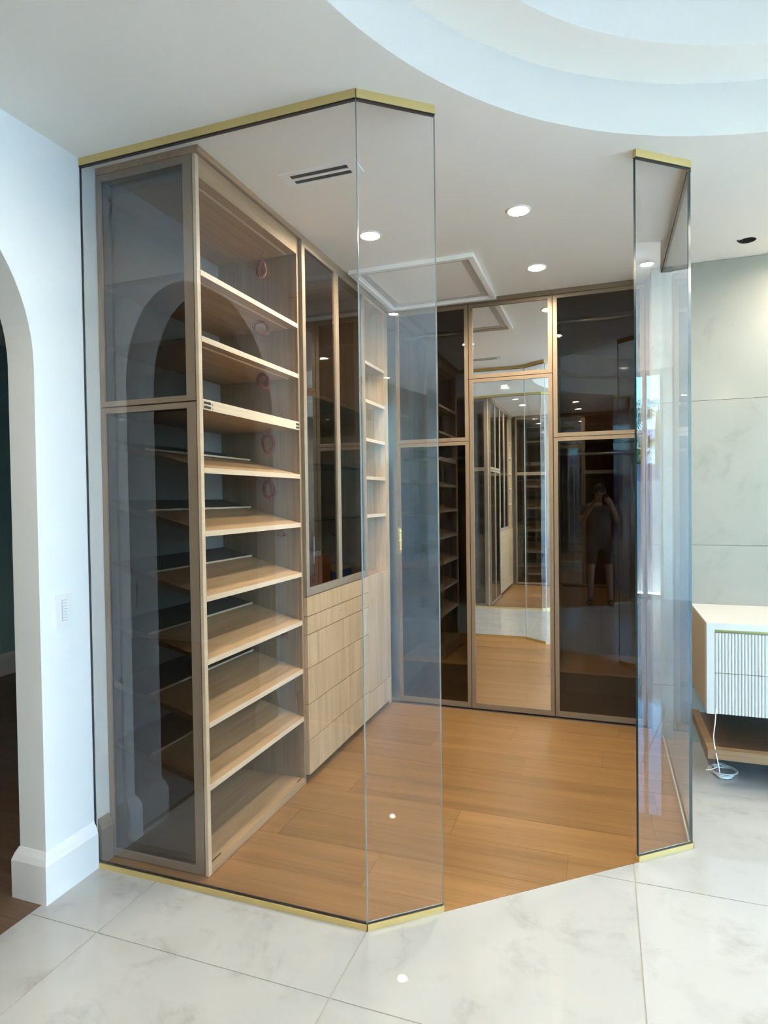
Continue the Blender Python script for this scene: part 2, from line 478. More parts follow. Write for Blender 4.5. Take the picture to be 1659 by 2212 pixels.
# skirting with a chamfered head, wrapped round both arch jambs
def skirt(name, segs):
    mb = MB()
    for (a, b, nrm) in segs:      # inside face a->b, outward normal nrm
        prof = [(0, 0), (0.022, 0), (0.022, 0.145), (0.014, 0.168), (0.003, 0.190), (0, 0.190)]
        lo = [(a[0] + nrm[0] * d, a[1] + nrm[1] * d, z) for d, z in prof]
        hi = [(b[0] + nrm[0] * d, b[1] + nrm[1] * d, z) for d, z in prof]
        mb.hexa(lo, hi)
    return mb.build(name, MT['base'], None, 'structure')
# mitred run: front of the wall, jamb, back of the wall
def skirt_poly(name, path, s):
    prof = [(0, 0), (0.022, 0), (0.022, 0.145), (0.014, 0.168), (0.003, 0.190), (-0.004, 0.190), (-0.004, 0)]
    mb = MB(); rings = []
    for i, p in enumerate(path):
        P = Vector(p)
        def nr(a, b):
            d = (Vector(b) - Vector(a)).normalized(); return Vector((d.y, -d.x)) * s
        if i == 0: m = nr(path[0], path[1])
        elif i == len(path) - 1: m = nr(path[-2], path[-1])
        else:
            n1, n2 = nr(path[i - 1], p), nr(p, path[i + 1]); m = (n1 + n2) / (1 + n1.dot(n2))
        rings.append([(P.x + m.x * d, P.y + m.y * d, z) for d, z in prof])
    k = len(prof); vs = [q for r_ in rings for q in r_]; fs = []
    for i in range(len(rings) - 1):
        for j in range(k):
            l = (j + 1) % k; fs.append((i * k + j, (i + 1) * k + j, (i + 1) * k + l, i * k + l))
    fs += [tuple(range(k)), tuple(range((len(rings) - 1) * k, len(rings) * k))]
    mb._add(vs, fs)
    return mb.build(name, MT['base'], None, 'structure')
skirt_poly('baseboard_closet', [(XA, 2.0585), (XA, 1.9985)], -1).data.materials[0] = MT['frames']
skirt_poly('baseboard_left', [(XA, 1.9785), (XA, 1.745), (-2.125, 1.745), (-2.125, 4.29)], -1)
skirt_poly('baseboard_closet', [(XA, YM - 2.0585), (XA, YM - 1.9985)], 1).data.materials[0] = MT['frames']
skirt_poly('baseboard_left', [(XA, YM - 1.9785), (XA, YM - 1.745), (-2.125, YM - 1.745), (-2.125, -1.6)], 1)
# room behind the arch
MB().box(-5.1, -5.0, -1.7, 4.4, -.08, H + .1).build('wall_far', MT['bluelit'], None, 'structure')
MB().box(-5.1, -2.12, 4.3, 4.4, -.08, H + .1).build('wall_rear', MT['bluelit'], None, 'structure')
MB().box(-5.1, -2.12, -1.7, -1.6, -.08, H + .1).build('wall_front', MT['bluelit'], None, 'structure')
skirt_poly('baseboard_far', [(-5.0, -1.6), (-5.0, 4.3), (-2.15, 4.3)], 1)
# closet rear wall, marble wall, opposite side
MB().box(-2.13, 0.40, YN - 0.02, YN + .1, -.08, H + .1).build('wall_back', MT['wall'], None, 'structure')
MB().box(-2.13, 0.40, YS - .1, YS + 0.02, -.08, H + .1).build('wall_behind', MT['wall'], None, 'structure')
for flip in (False, True):
    FLIP = flip
    wv = MB().box(0.28, XR + .1, YF + 0.012, YN + .05, -.08, HB + .05)
    if not flip:
        wv = MB().box(.28, 2.6, YF + .012, YN + .05, -.08, HB + .05).box(6.8, XR + .1, YF + .012, YN + .05, -.08, HB + .05).box(2.6, 6.8, YF + .012, YN + .05, 3.2, HB + .05).box(2.6, 6.8, YF + .012, YN + .05, -.08, .04)
    if flip:
        wv = MB().box(.28, 2.5, YF + .012, YN + .05, -.08, HB + .05).box(4.6, XR + .1, YF + .012, YN + .05, -.08, HB + .05).box(2.5, 4.6, YF + .012, YN + .05, 3.0, HB + .05).box(2.5, 4.6, YF + .012, YN + .05, -.08, .04)
    wv = wv.build('wall_right' if not flip else 'wall_opposite', MT['grout'], None, 'structure')
    zs = [0.0, 0.333, 1.202, 2.072, 2.899]
    for k in range(4):
        xs = [0.28, 1.86, 3.66, 5.46, XR]
        for a, b in zip(xs, xs[1:]):
            z1 = zs[k + 1] - .0012
            if k == 3 and a > 1.8: z1 = HB
            if (flip and 1.8 < a < 4) or (not flip and a > 1.8): continue
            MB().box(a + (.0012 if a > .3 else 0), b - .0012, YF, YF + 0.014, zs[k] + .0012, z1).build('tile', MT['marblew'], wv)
FLIP = False
MB().box(2.2, 2.32, 2.9, YF + .014, -.08, HB + .05).build('wall_added', MT['wall'], None, 'structure')  # unseen wall added to block window light from the marble wall
MB().box(2.2, 2.32, YM - YF - .014, YM - 2.9, -.08, HB + .05).build('wall_added', MT['wall'], None, 'structure')  # mirrored copy of the added wall
# window wall of the bedroom
wy0, wy1, wz1 = -1.30, 1.88, 3.32
mb = MB().box(XR, XR + .2, wy1, YN, -.08, HB + .1).box(XR, XR + .2, YS, wy0, -.08, HB + .1).box(XR, XR + .2, wy0, wy1, wz1, HB + .1)
mb.build('wall_window', MT['wall'], None, 'structure')
wf = MB().box(XR + .05, XR + .13, wy0, wy1, wz1 - .05, wz1).box(XR + .05, XR + .13, wy0, wy1, 0, .04).box(XR + .05, XR + .13, wy1 - .05, wy1, .04, wz1 - .05).box(XR + .05, XR + .13, wy0, wy0 + .05, .04, wz1 - .05)
wf = wf.build('window_1', MT['alu'], None, 'structure')
ym = [wy1, 1.62, 0.45, -0.75, wy0]
for y in ym[1:-1]: MB().box(XR + .06, XR + .12, y - .03, y + .03, .04, wz1 - .05).build('mullion', MT['alu'], wf)
for a, b in zip(ym, ym[1:]): MB().box(XR + .085, XR + .093, b + .02, a - .02, .03, wz1 - .04).build('pane', MT['window'], wf)
wf['kind'] = 'structure'

# unseen side windows added to the bedroom to bring in more daylight
FLIP = False
wf = MB()
wx0, wx1, sz0, sz1, wyy = 2.5, 4.6, .04, 3.0, YM - YF - .03
wf.box(wx0, wx1, wyy - .06, wyy, sz1 - .05, sz1).box(wx0, wx1, wyy - .06, wyy, sz0, sz0 + .05).box(wx0, wx0 + .05, wyy - .06, wyy, sz0 + .05, sz1 - .05).box(wx1 - .05, wx1, wyy - .06, wyy, sz0 + .05, sz1 - .05).box(3.52, 3.58, wyy - .06, wyy, sz0 + .05, sz1 - .05)
wf = wf.build('added_window_2', MT['alu'], None, 'structure')
for a, b in ((wx0 + .04, 3.53), (3.57, wx1 - .04)): MB().box(a, b, wyy - .034, wyy - .026, sz0 + .04, sz1 - .04).build('pane', MT['window'], wf)
wf = MB()
wx0, wx1, sz0, sz1, wyy = 2.6, 6.8, .04, 3.2, YF + .09  # second added window, for sun bounced off the bedroom floor
wf.box(wx0, wx1, wyy - .06, wyy, sz1 - .05, sz1).box(wx0, wx1, wyy - .06, wyy, sz0, sz0 + .05)
for xx in (wx0 + .025, 4.0, 5.4, wx1 - .025): wf.box(xx - .025, xx + .025, wyy - .06, wyy, sz0 + .05, sz1 - .05)
wf = wf.build('added_window_3', MT['alu'], None, 'structure')
for a, b in ((wx0 + .04, 3.98), (4.02, 5.38), (5.42, wx1 - .04)): MB().box(a, b, wyy - .034, wyy - .026, sz0 + .04, sz1 - .04).build('pane', MT['window'], wf)
# ------------------------------------------------------------------ ceiling with its round stepped recess
LIGHTS = [(-0.385, 3.09), (-1.158, 3.095), (-0.379, 3.889)]
lights2 = [(x, YM - y) for x, y in LIGHTS]
corr = [(-1.18, 0.72), (1.54, -1.15), (1.27, 3.9), (2.73, 0.03), (2.73, 2.36), (5.42, -1.70)]
HOLE = (0.75, 3.906)
CUT = math.acos((XB2 - ARC[0]) / 1.7)      # the recess opens into the higher bedroom ceiling on its far side
def ceil_mesh():
    bm = bmesh.new()
    def loop(pts):
        vs = [bm.verts.new((x, y, H)) for x, y in pts]
        return [bm.edges.new((vs[i], vs[(i + 1) % len(vs)])) for i in range(len(vs))]
    arc = [(ARC[0] + 1.7 * math.cos(CUT + (2 * PI - 2 * CUT) * k / 128), ARC[1] + 1.7 * math.sin(CUT + (2 * PI - 2 * CUT) * k / 128)) for k in range(129)]
    ed = loop([(-5.05, YS), (XB2, YS)] + arc[::-1] + [(XB2, YN), (-5.05, YN)])
    for (x, y) in LIGHTS + lights2 + [p for p in corr if p[0] < XB2]:
        ed += loop([(x + .047 * math.cos(2 * PI * k / 24), y + .047 * math.sin(2 * PI * k / 24)) for k in range(24)])
    ed += loop([(HOLE[0] + .04 * math.cos(2 * PI * k / 24), HOLE[1] + .04 * math.sin(2 * PI * k / 24)) for k in range(24)])
    bmesh.ops.triangle_fill(bm, use_beauty=True, use_dissolve=False, edges=ed)
    for f in bm.faces:
        if f.normal.z > 0: f.normal_flip()
    me = bpy.data.meshes.new('ceiling'); bm.to_mesh(me); bm.free()
    return me
cm = ceil_mesh(); cm.materials.append(MT['ceil'])
co = bpy.data.objects.new('ceiling', cm); COL.objects.link(co); co['kind'] = 'structure'
n = 128
arcs = dict(a0=CUT, a1=2 * PI - CUT)
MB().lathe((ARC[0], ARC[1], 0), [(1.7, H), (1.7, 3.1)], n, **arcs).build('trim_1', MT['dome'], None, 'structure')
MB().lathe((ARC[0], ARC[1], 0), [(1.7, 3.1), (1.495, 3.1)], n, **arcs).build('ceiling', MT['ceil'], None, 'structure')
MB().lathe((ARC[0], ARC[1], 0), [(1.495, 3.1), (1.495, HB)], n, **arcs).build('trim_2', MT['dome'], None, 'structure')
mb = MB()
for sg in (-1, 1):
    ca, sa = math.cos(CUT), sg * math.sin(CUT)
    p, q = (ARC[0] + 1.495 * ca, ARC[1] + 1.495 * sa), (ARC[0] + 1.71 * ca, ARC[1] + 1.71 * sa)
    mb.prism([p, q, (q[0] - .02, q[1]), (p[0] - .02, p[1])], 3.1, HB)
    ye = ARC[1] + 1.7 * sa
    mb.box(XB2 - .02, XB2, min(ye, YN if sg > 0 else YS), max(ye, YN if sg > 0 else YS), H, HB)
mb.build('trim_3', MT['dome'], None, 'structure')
MB().box(-.9, XR + .2, YS, YN, HB, HB + .1).build('ceiling', MT['ceil'], None, 'structure')
MB().box(-5.2, XR + .2, YS - .2, YN + .06, 3.6, 3.7).build('roof', MT['screed'], None, 'structure')

def downlight(x, y, z, label, group):
    t = thing('ceiling_light', (x, y, z), label, 'light', group)
    MB().lathe((x, y, z), [(.0465, 0.03), (.0465, -.001), (.050, -.0045), (.060, -.0035), (.0615, 0.0)], 32).build('trim_ring', MT['trimr'], t)
    MB().lathe((x, y, z), [(.0005, 0.0035), (.024, .003), (.040, .0045), (.0462, .008)], 32).build('lens', MT['lamp'], t)
    return t
g1 = 'lit downlights of the closet ceiling'
downlight(*LIGHTS[0], H, 'round lit downlight in closet ceiling, the one nearest the entrance opening', g1)
downlight(*LIGHTS[1], H, 'round lit downlight behind the glass corner, beside the slotted air vent', g1)
downlight(*LIGHTS[2], H, 'round lit downlight in closet ceiling just before the back wardrobes', g1)
for (x, y), w in zip(lights2, ('near its entrance', 'near its shelves', 'by its rear wardrobes')):
    downlight(x, y, H, 'lit downlight of the opposite closet %s, seen only in reflections' % w, 'lit downlights of the opposite closet')
for (x, y), w in zip(corr, ('before the archway', 'above the opposite vanity', 'above the fluted vanity, lighting the marble', 'in the high ceiling, nearer the opposite closet', 'in the high ceiling, reflected in the teal edged glass', 'in the high ceiling far towards the window')):
    downlight(x, y, H if x < XB2 else HB - .010, 'round lit downlight ' + w, 'lit downlights outside the closets')
# empty cut-out waiting for its lamp
t = thing('light_cutout', (HOLE[0], HOLE[1], H), 'empty round lamp hole in ceiling above the marble wall, dark inside', 'hole')
MB().lathe((*HOLE, H), [(.042, .12), (.0405, .10), (.0405, -.0012), (.0425, -.0012)], 24).disc((*HOLE, H + .1), .041, 24).build('can', MT['black'], t)
MB().tube([(HOLE[0] - .02, HOLE[1], H + .08), (HOLE[0] - .03, HOLE[1] - .01, H + .02), (HOLE[0] - .045, HOLE[1] - .02, H - .012), (HOLE[0] - .055, HOLE[1] - .03, H - .004)], .004, 6).build('wire', MT['black'], t)

# ceiling vent
t = thing('ceiling_vent', (-1.13, 2.44, H), 'white ceiling air vent with two dark slots near the shelf unit', 'vent')
x0, x1, y0, y1 = -1.307, -0.953, 2.378, 2.484
sx0, sx1 = -1.268, -1.000
mb = MB()
zt, zb = H, H - .005
mb.box(x0, sx0, y0, y1, zb, zt).box(sx1, x1, y0, y1, zb, zt).box(sx0, sx1, y0, 2.401, zb, zt).box(sx0, sx1, 2.430, 2.445, zb, zt).box(sx0, sx1, 2.474, y1, zb, zt)
mb.build('frame', MT['trimr'], t)
for a, b in ((2.401, 2.430), (2.445, 2.474)): MB().box(sx0, sx1, a, b, H - .0012, H - .0002).build('slot', MT['black'], t)
# access hatch
t = thing('access_hatch', (-1.077, 3.92, H), 'square white ceiling access hatch with raised moulding above the drawers', 'hatch')
def frame_xy(mb, x0, x1, y0, y1, w, z0, z1):
    return mb.box(x0, x1, y0, y0 + w, z0, z1).box(x0, x1, y1 - w, y1, z0, z1).box(x0, x0 + w, y0 + w, y1 - w, z0, z1).box(x1 - w, x1, y0 + w, y1 - w, z0, z1)
mb = MB(); frame_xy(mb, -1.462, -.693, 3.516, 4.325, .030, H - .024, H); frame_xy(mb, -1.432, -.723, 3.546, 4.295, .012, H - .012, H)
mb.build('moulding', MT['trimr'], t)
mb = MB(); frame_xy(mb, -1.418, -.737, 3.560, 4.281, .045, H - .006, H - .001); mb.build('border', MT['dome'], t)
MB().box(-1.373, -.782, 3.605, 4.236, H - .003, H - .001).build('panel', MT['ceil'], t)

# ------------------------------------------------------------------ glass partition
def partition(a, b, label, group, cut_a=0.0, cut_b=0.0, edge_a='gedgel', edge_b='gedgel'):
    """one glass sheet a->b between a floor and a ceiling channel; the given line is its outer face"""
    a, b = Vector(a), Vector(b); d = (b - a).normalized(); nn = Vector((-d.y, d.x))    # towards the closet
    a = a + d * cut_a; b = b - d * cut_b
    t = thing('glass_partition', ((a.x + b.x) / 2, (a.y + b.y) / 2, 0), label, 'glass panel', group)
    def slab(o0, o1, z0, z1, sa=0.0, sb=0.0, ea=0.0, eb=0.0):
        p = [a + d * ea + nn * o0, b - d * eb + nn * o0, b - d * eb - d * sb + nn * o1, a + d * ea + d * sa + nn * o1]
        return MB().prism([(q.x, q.y) for q in p], z0, z1)
    o = 0.004
    mb = MB(); p = [a + nn * o, b + nn * o, b + nn * (o + .012), a + nn * (o + .012)]; P = [(q.x, q.y) for q in p]
    lo = [(x, y, .021) for x, y in P]; hi = [(x, y, H - .031) for x, y in P]
    mb._add(lo + hi, [(0, 1, 5, 4), (2, 3, 7, 6), (0, 4, 7, 3), (1, 2, 6, 5), (0, 3, 2, 1), (4, 5, 6, 7)]); mb.mi = [0, 0, 1, 2, 1, 1]
    mb.build('glass_sheet', [MT['clear'], MT[edge_a], MT[edge_b]], t)
    slab(0, .020, 0, .021).build('bottom_channel', MT['brass'], t)
    slab(0, .020, H - .030, H).build('top_channel', MT['brass'], t)
    slab(.0015, .0185, H - .0325, H - .030).build('seal', MT['black'], t)
    slab(.0155, .0185, .021, .0225).build('seal', MT['black' if edge_a == 'gedgel' and cut_a == 0 and b.y == a.y else 'gedgel'], t)
    return t

# ------------------------------------------------------------------ closet furniture
def frame_y(mb, x0, x1, z0, z1, y0, y1, wl, wr, wt, wb):
    return mb.box(x0, x0 + wl, y0, y1, z0, z1).box(x1 - wr, x1, y0, y1, z0, z1).box(x0 + wl, x1 - wr, y0, y1, z1 - wt, z1).box(x0 + wl, x1 - wr, y0, y1, z0, z0 + wb)

def coil(x, y, z, r, label, group, sq=1.0, tilt=0.0, turns=3, mat='red', tail=True, drop=0.03, seed=0):
    """hank of thin wire hanging from a point above (x, y, z)"""
    rnd = random.Random(seed + 1)
    pts = [(x + .012, y + .012, z + r * 1.05 + drop), (x + .004, y + .004, z + r * 1.05)]
    n = 14 * turns
    for i in range(n + 1):
        a = PI / 2 + 2 * PI * i / 14; lap = i // 14
        rr = r * (1.04 - .09 * (lap % 3) + .05 * math.sin(i * .63 + seed) + .03 * rnd.random())
        u, w = rr * math.cos(a) * sq, rr * math.sin(a) - .05 * r * lap
        pts.append((x + .35 * u + .004 * math.sin(i * .9 + seed) + .003 * lap, y + u * .93 + w * tilt, z + w))
    if tail: pts += [(x + .01, y + r * .6, z - r * .9), (x + .015, y + r * .9, z - r * 1.5)]
    o = MB().tube(pts, .0023, 5).build('wire_coil', MT[mat], None, origin=(x, y, z))
    return tag(o, label, 'wire', group)

def closet(opp):
    global FLIP
    FLIP = opp
    S = ' in the opposite closet, seen in the mirror' if opp else ''
    gg = 'glass panels around the opposite closet' if opp else 'glass panels around the closet'
    partition(A, B, ('wide frameless glass panel beside the archway wall' if not opp else 'wide glass panel') + S, gg, 0, .002)
    partition(B, Cc, ('narrow frameless glass panel left of the entrance opening' if not opp else 'narrow glass panel beside the wide one') + S, gg, .004, 0)
    partition(D, E, ('narrow frameless glass panel with teal edge right of the entrance opening' if not opp else 'narrow glass panel with teal edge') + S, gg, 0, .004, 'gedge', 'gedge')
    partition(E, (E[0], YF - .001), ('frameless glass panel running back to the marble wall' if not opp else 'glass panel running back to the rear wall') + S, gg, .02, 0, 'gedge', 'gedgel')
    XC = -1.498; XI = -1.985
    # --- shoe shelf unit
    u = thing('shelf_unit', (-1.74, 2.49, 0), ('tall open oak shoe shelf unit with smoked glass side' if not opp else 'tall open oak shoe shelf unit') + S, 'shelf unit')
    y0, y1 = 2.084, 2.905
    MB().box(XI, XC, y1, 2.925, 0.0, 2.868).build('far_side_panel', MT['oakshade'], u)
    MB().box(XI, XI + .012, y0, y1, .0, 2.868).build('back_panel', MT['backp'], u)
    MB().box(XI + .012, XC, y0, y1, 2.785, 2.805).box(XC - .03, XC, y0, y1, 2.805, 2.868).build('top_panel', MT['oaky'], u)
    MB().box(XI + .012, XC, y0, y1, .004, .040).build('base_panel', MT['oaky'], u)
    MB().box(-1.993, -1.485, 2.063, 2.93, 2.872, 2.899).build('header', MT['oaky'], u)
    MB().box(-1.512, XC, 2.063, 2.084, .004, 2.868).build('front_stile', MT['edge'], u)
    for nm, za, zb, wt, wb in (('upper_side_door', 1.907, 2.868, .026, .022), ('lower_side_door', .006, 1.901, .022, .030)):
        f = MB(); frame_y(f, -1.992, -1.516, za, zb, 2.063, 2.081, .024, .043, wt, wb); f = f.build(nm, MT['frames'], u)
        MB().box(-1.970, -1.557, 2.070, 2.074, za + .02, zb - .02).build('glass_pane', MT['smoke'], f)
    for zt in (2.423, 2.163):
        s = MB().box(XI + .012, XC + .0, y0, y1, zt - .022, zt).build('shelf', MT['oaky'], u)
        MB().box(XC - .0, XC + .0015, y0, y1, zt - .022, zt).build('edging', MT['edge'], s)
        MB().box(XC - .062, XC - .05, y0 + .01, y1 - .01, zt - .0235, zt - .022).build('light_channel', MT['edge'], s)
    MB().box(XC - .062, XC - .05, y0 + .01, y1 - .01, 2.7835, 2.785).build('light_channel', MT['edge'], u)
    s = MB().box(XI + .012, XC, y0, y1, 1.872, 1.914).build('thick_shelf', MT['oaky'], u)
    MB().box(XC, XC + .002, y0, y1, 1.872, 1.914).build('edging', MT['edge'], s)
    for ya, yb in ((2.088, 2.133), (2.868, 2.902)):
        for zz in (1.899, 1.882): MB().box(XC + .002, XC + .003, ya, yb, zz - .004, zz + .006).build('slot', MT['black'], s)
    for zz in (1.900, 1.883): MB().lathe((XC + .002, 2.145, zz), [(.0055, 0), (.005, .0012), (.0005, .0014)], 10, axis='x').build('screw', MT['chrome'], s)
    for k, zf in enumerate((1.641, 1.388, 1.127, 0.873, 0.618, 0.365)):
        rise = .125; xb = XI + .014
        zb = zf + rise
        q = lambda x: zf + (XC - x) / (XC - xb) * rise
        s = MB().hexa([(XC, y0, zf - .022), (XC, y1, zf - .022), (xb, y1, zb - .022), (xb, y0, zb - .022)], [(XC, y0, zf), (XC, y1, zf), (xb, y1, zb), (xb, y0, zb)]).build('slanted_shelf', MT['oaky'], u)
        MB().box(XC, XC + .0015, y0, y1, zf - .022, zf).build('edging', MT['edge'], s)
        xr = -1.79
        MB().box(xr - .004, xr + .004, y0 + .008, y1 - .012, q(xr) + .004, q(xr) + .012).build('heel_rail', MT['edge'], s)
        MB().hexa([(xr - .01, y0 + .002, q(xr - .01) + .0002), (xr - .01, y1 - .002, q(xr - .01) + .0002), (xb + .002, y1 - .002, zb + .0002), (xb + .002, y0 + .002, zb + .0002)], [(xr - .01, y0 + .002, q(xr - .01) + .003), (xr - .01, y1 - .002, q(xr - .01) + .003), (xb + .002, y1 - .002, zb + .003), (xb + .002, y0 + .002, zb + .003)]).build('dark_strip', MT['matte'], s)  # darker strip on the shelf top behind the heel rail
        for yy in (y0 + .03, y1 - .035): MB().box(xr - .003, xr + .003, yy, yy + .01, q(xr) - .001, q(xr) + .004).build('rail_post', MT['chrome'], s)
    for ya, yb in ((2.10, 2.17), (2.85, 2.895)): MB().box(XC - .018, XC - .012, ya, yb, .040, .0408).build('slot', MT['black'], u)
    if opp:
        for nm, za, zb in (('upper_front_door', 1.907, 2.866), ('lower_front_door', .012, 1.901)):
            for ya, yb in ((2.086, 2.504), (2.508, 2.923)):
                f = MB().box(XC + .003, XC + .021, ya, ya + .03, za, zb).box(XC + .003, XC + .021, yb - .03, yb, za, zb).box(XC + .003, XC + .021, ya + .03, yb - .03, zb - .03, zb).box(XC + .003, XC + .021, ya + .03, yb - .03, za, za + .03).build(nm, MT['frames'], u)
                MB().box(XC + .010, XC + .014, ya + .026, yb - .026, za + .026, zb - .026).build('glass_pane', MT['dark2'], f)
    # --- drawers below a glazed cupboard
    XD = -1.478
    u = thing('drawer_cabinet', (-1.74, 3.375, 0), ('oak chest of six drawers under a bronze glass display cupboard' if not opp else 'oak drawer chest under a glass cupboard') + S, 'cabinet')
    ya, yb = 2.927, 3.823
    MB().box(XI, -1.50, ya, ya + .018, .045, 2.868).box(XI, -1.50, yb - .018, yb, .045, 2.868).box(XI, XI + .01, ya + .018, yb - .018, .045, 2.868).box(XI + .01, -1.50, ya + .018, yb - .018, 2.84, 2.868).box(XI + .01, -1.50, ya + .018, yb - .018, .97, .99).box(XI + .01, -1.50, ya + .018, yb - .018, .045, .06).build('carcass', MT['oakz'], u)
    MB().box(-1.95, -1.53, ya + .01, yb - .01, 0, .045).build('plinth', MT['black'], u)
    MB().box(-1.993, -1.485, ya, yb, 2.872, 2.899).build('header', MT['oaky'], u)
    MB().box(XI + .01, -1.503, ya + .018, yb - .018, 2.075, 2.097).build('shelf', MT['oaky'], u)
    for zz in (1.70, 1.385): MB().box(XI + .012, -1.51, ya + .018, yb - .018, zz, zz + .010).build('glass_shelf', MT['gshelf'], u)
    zs = [.047, .231, .425, .614, .793, .890, .994]
    for k in range(6):
        d = MB().box(-1.50, XD, ya, yb, zs[k] + .002, zs[k + 1] - .002).build('drawer', MT['oakz'], u)
        if k == 4: MB().lathe((XD, 3.371, .855), [(.011, 0), (.011, .002), (.007, .004), (.0005, .004)], 16, axis='x').build('lock', MT['chrome'], d)
    f = MB()
    z0, z1 = .997, 2.866
    f.box(-1.50, XD, ya, ya + .035, z0, z1).box(-1.50, XD, yb - .035, yb, z0, z1).box(-1.50, XD, ya + .035, yb - .035, z1 - .03, z1).box(-1.50, XD, ya + .035, yb - .035, z0, z0 + .04).box(-1.50, XD, 3.352, 3.398, z0 + .04, z1 - .03)
    f = f.build('glazed_front', MT['frames'], u)
    for a, b in ((ya + .03, 3.356), (3.394, yb - .03)): MB().box(-1.492, -1.488, a, b, z0 + .035, z1 - .025).build('glass_pane', MT['dark2'], f)
    # --- open bay above a tall front
    u = thing('corner_cabinet', (-1.74, 4.04, 0), ('narrow open oak bay above a tall plain door beside the wardrobes' if not opp else 'narrow open oak bay') + S, 'cabinet')
    ya, yb = 3.827, 4.252
    MB().box(XI, XC, ya, ya + .018, .045, 2.868).box(XI, XC, yb, yb + .018, .045, 2.868).box(XI, XI + .01, ya + .018, yb, .045, 2.868).box(XI + .01, XC, ya + .018, yb, 2.845, 2.868).box(XI + .01, XC, ya + .018, yb, .045, .06).build('carcass', MT['oakz'], u)
    MB().box(-1.95, -1.53, ya + .01, yb + .01, 0, .045).build('plinth', MT['black'], u)
    MB().box(-1.993, -1.485, ya, 4.325, 2.872, 2.899).build('header', MT['oaky'], u)
    MB().box(-1.54, XC, yb + .018, 4.327, .0, 2.868).build('filler_panel', MT['oakz'], u)
    for zt in (2.436, 2.179, 1.919, 1.662, 1.404):
        s = MB().box(XI + .01, XC - .002, ya + .018, yb, zt - .022, zt).build('shelf', MT['oaky'], u)
        MB().box(XC - .002, XC, ya + .018, yb, zt - .022, zt).build('edging', MT['edge'], s)
    MB().box(XI + .01, -1.50, ya + .018, yb, .968, .991).build('worktop', MT['oaky'], u)
    MB().box(-1.498, XD, ya, yb, .216, .989).build('door', MT['oakz'], u)
    MB().box(-1.498, XD, ya, yb, .047, .212).build('drawer', MT['oakz'], u)
    # --- wardrobes along the back
    YB = 4.328; YI = YB + .022; YK = 4.872
    def wardrobe(x0, x1, zsplit, panes, label, left):
        u = thing('wardrobe', ((x0 + x1) / 2, 4.6, 0), label + S, 'wardrobe', 'wardrobes along the back of the opposite closet' if opp else 'wardrobes along the back wall')
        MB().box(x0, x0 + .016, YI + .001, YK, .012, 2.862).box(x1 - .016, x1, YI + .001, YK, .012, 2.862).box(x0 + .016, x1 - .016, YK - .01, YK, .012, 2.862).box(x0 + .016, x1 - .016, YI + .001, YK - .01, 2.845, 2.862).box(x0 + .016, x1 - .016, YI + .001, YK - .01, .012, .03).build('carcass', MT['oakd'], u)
        MB().box(x0 + .01, x1 - .01, YI + .02, YK, 0, .012).build('plinth', MT['black'], u)
        MB().box(x0, x1, YB + .004, YB + .03, 2.866, 2.899).build('header', MT['frame'], u)
        if panes == 'dark':
            MB().box(x0 + .016, x1 - .016, YI + .01, YK - .01, zsplit - .012, zsplit + .008).build('shelf', MT['oakd'], u)
            MB().box(x0 + .016, x1 - .016, YI + .012, YK - .01, .308, .328).build('shelf', MT['oakx'], u)  # paler than the carcass, standing in for downlight on its top
            for zz in (2.71, 1.80): MB().tube([(x0 + .016, 4.48, zz), (x1 - .016, 4.48, zz)], .011, 10).build('hanging_rail', MT['chrome'], u)
            if left:
                MB().box(-1.115, -1.098, YI + .03, YK - .01, .325, zsplit - .012).build('divider', MT['oakd'], u)
                for zz in (1.62, 1.36, 1.15, .98, .80, .60): MB().box(x0 + .016, -1.115, YI + .03, YK - .01, zz, zz + .018).build('shelf', MT['oakd'], u)
        for k, (za, zb) in enumerate(((.013, zsplit - .002), (zsplit + .002, 2.862))):
            f = MB(); frame_y(f, x0 + .0015, x1 - .0015, za, zb, YB, YI, .027, .027, .024, .026 if k else .036); f = f.build('door', MT['frame'], u)
            MB().box(x0 + .026, x1 - .026, YB + .008, YB + .012, za + .022, zb - .020).build('mirror_pane' if panes == 'mirror' else 'glass_pane', MT[panes], f)
            if left and k == 0 and not opp:
                hb = MB().box(x0 + .002, x0 + .026, YB - .004, YB, 1.105, 1.295)
                hb.tube([(x0 + .024, YB - .012, 1.115), (x0 + .024, YB - .012, 1.16), (x0 + .024, YB - .012, 1.24), (x0 + .024, YB - .012, 1.285)], [.007, .011, .011, .007], 12)
                for zz in (1.135, 1.2, 1.265): hb.tube([(x0 + .024, YB - .012, zz - .006), (x0 + .024, YB - .012, zz + .006)], .0125, 12)
                hb.build('handle', MT['brass'], f)
    wardrobe(-1.436, -.895, 1.9075, 'dark', 'dark glass wardrobe with brass handle in the closet corner' if not opp else 'dark glass wardrobe left of the mirror doors', True)
    wardrobe(-.893, -.3225, 2.341, 'mirror', 'narrow wardrobe with bronze framed mirror doors' if not opp else 'wardrobe with mirror doors', False)
    wardrobe(-.3205, .252, 1.9075, 'dark', 'dark glass wardrobe right of the mirror doors, nearest the marble wall' if not opp else 'dark glass wardrobe right of the mirror doors', False)
    o = MB().box(.254, .279, YB + .006, YK, 0, 2.899).build('trim_4', MT['frame'], None, 'structure')
    FLIP = False
closet(False)
closet(True)

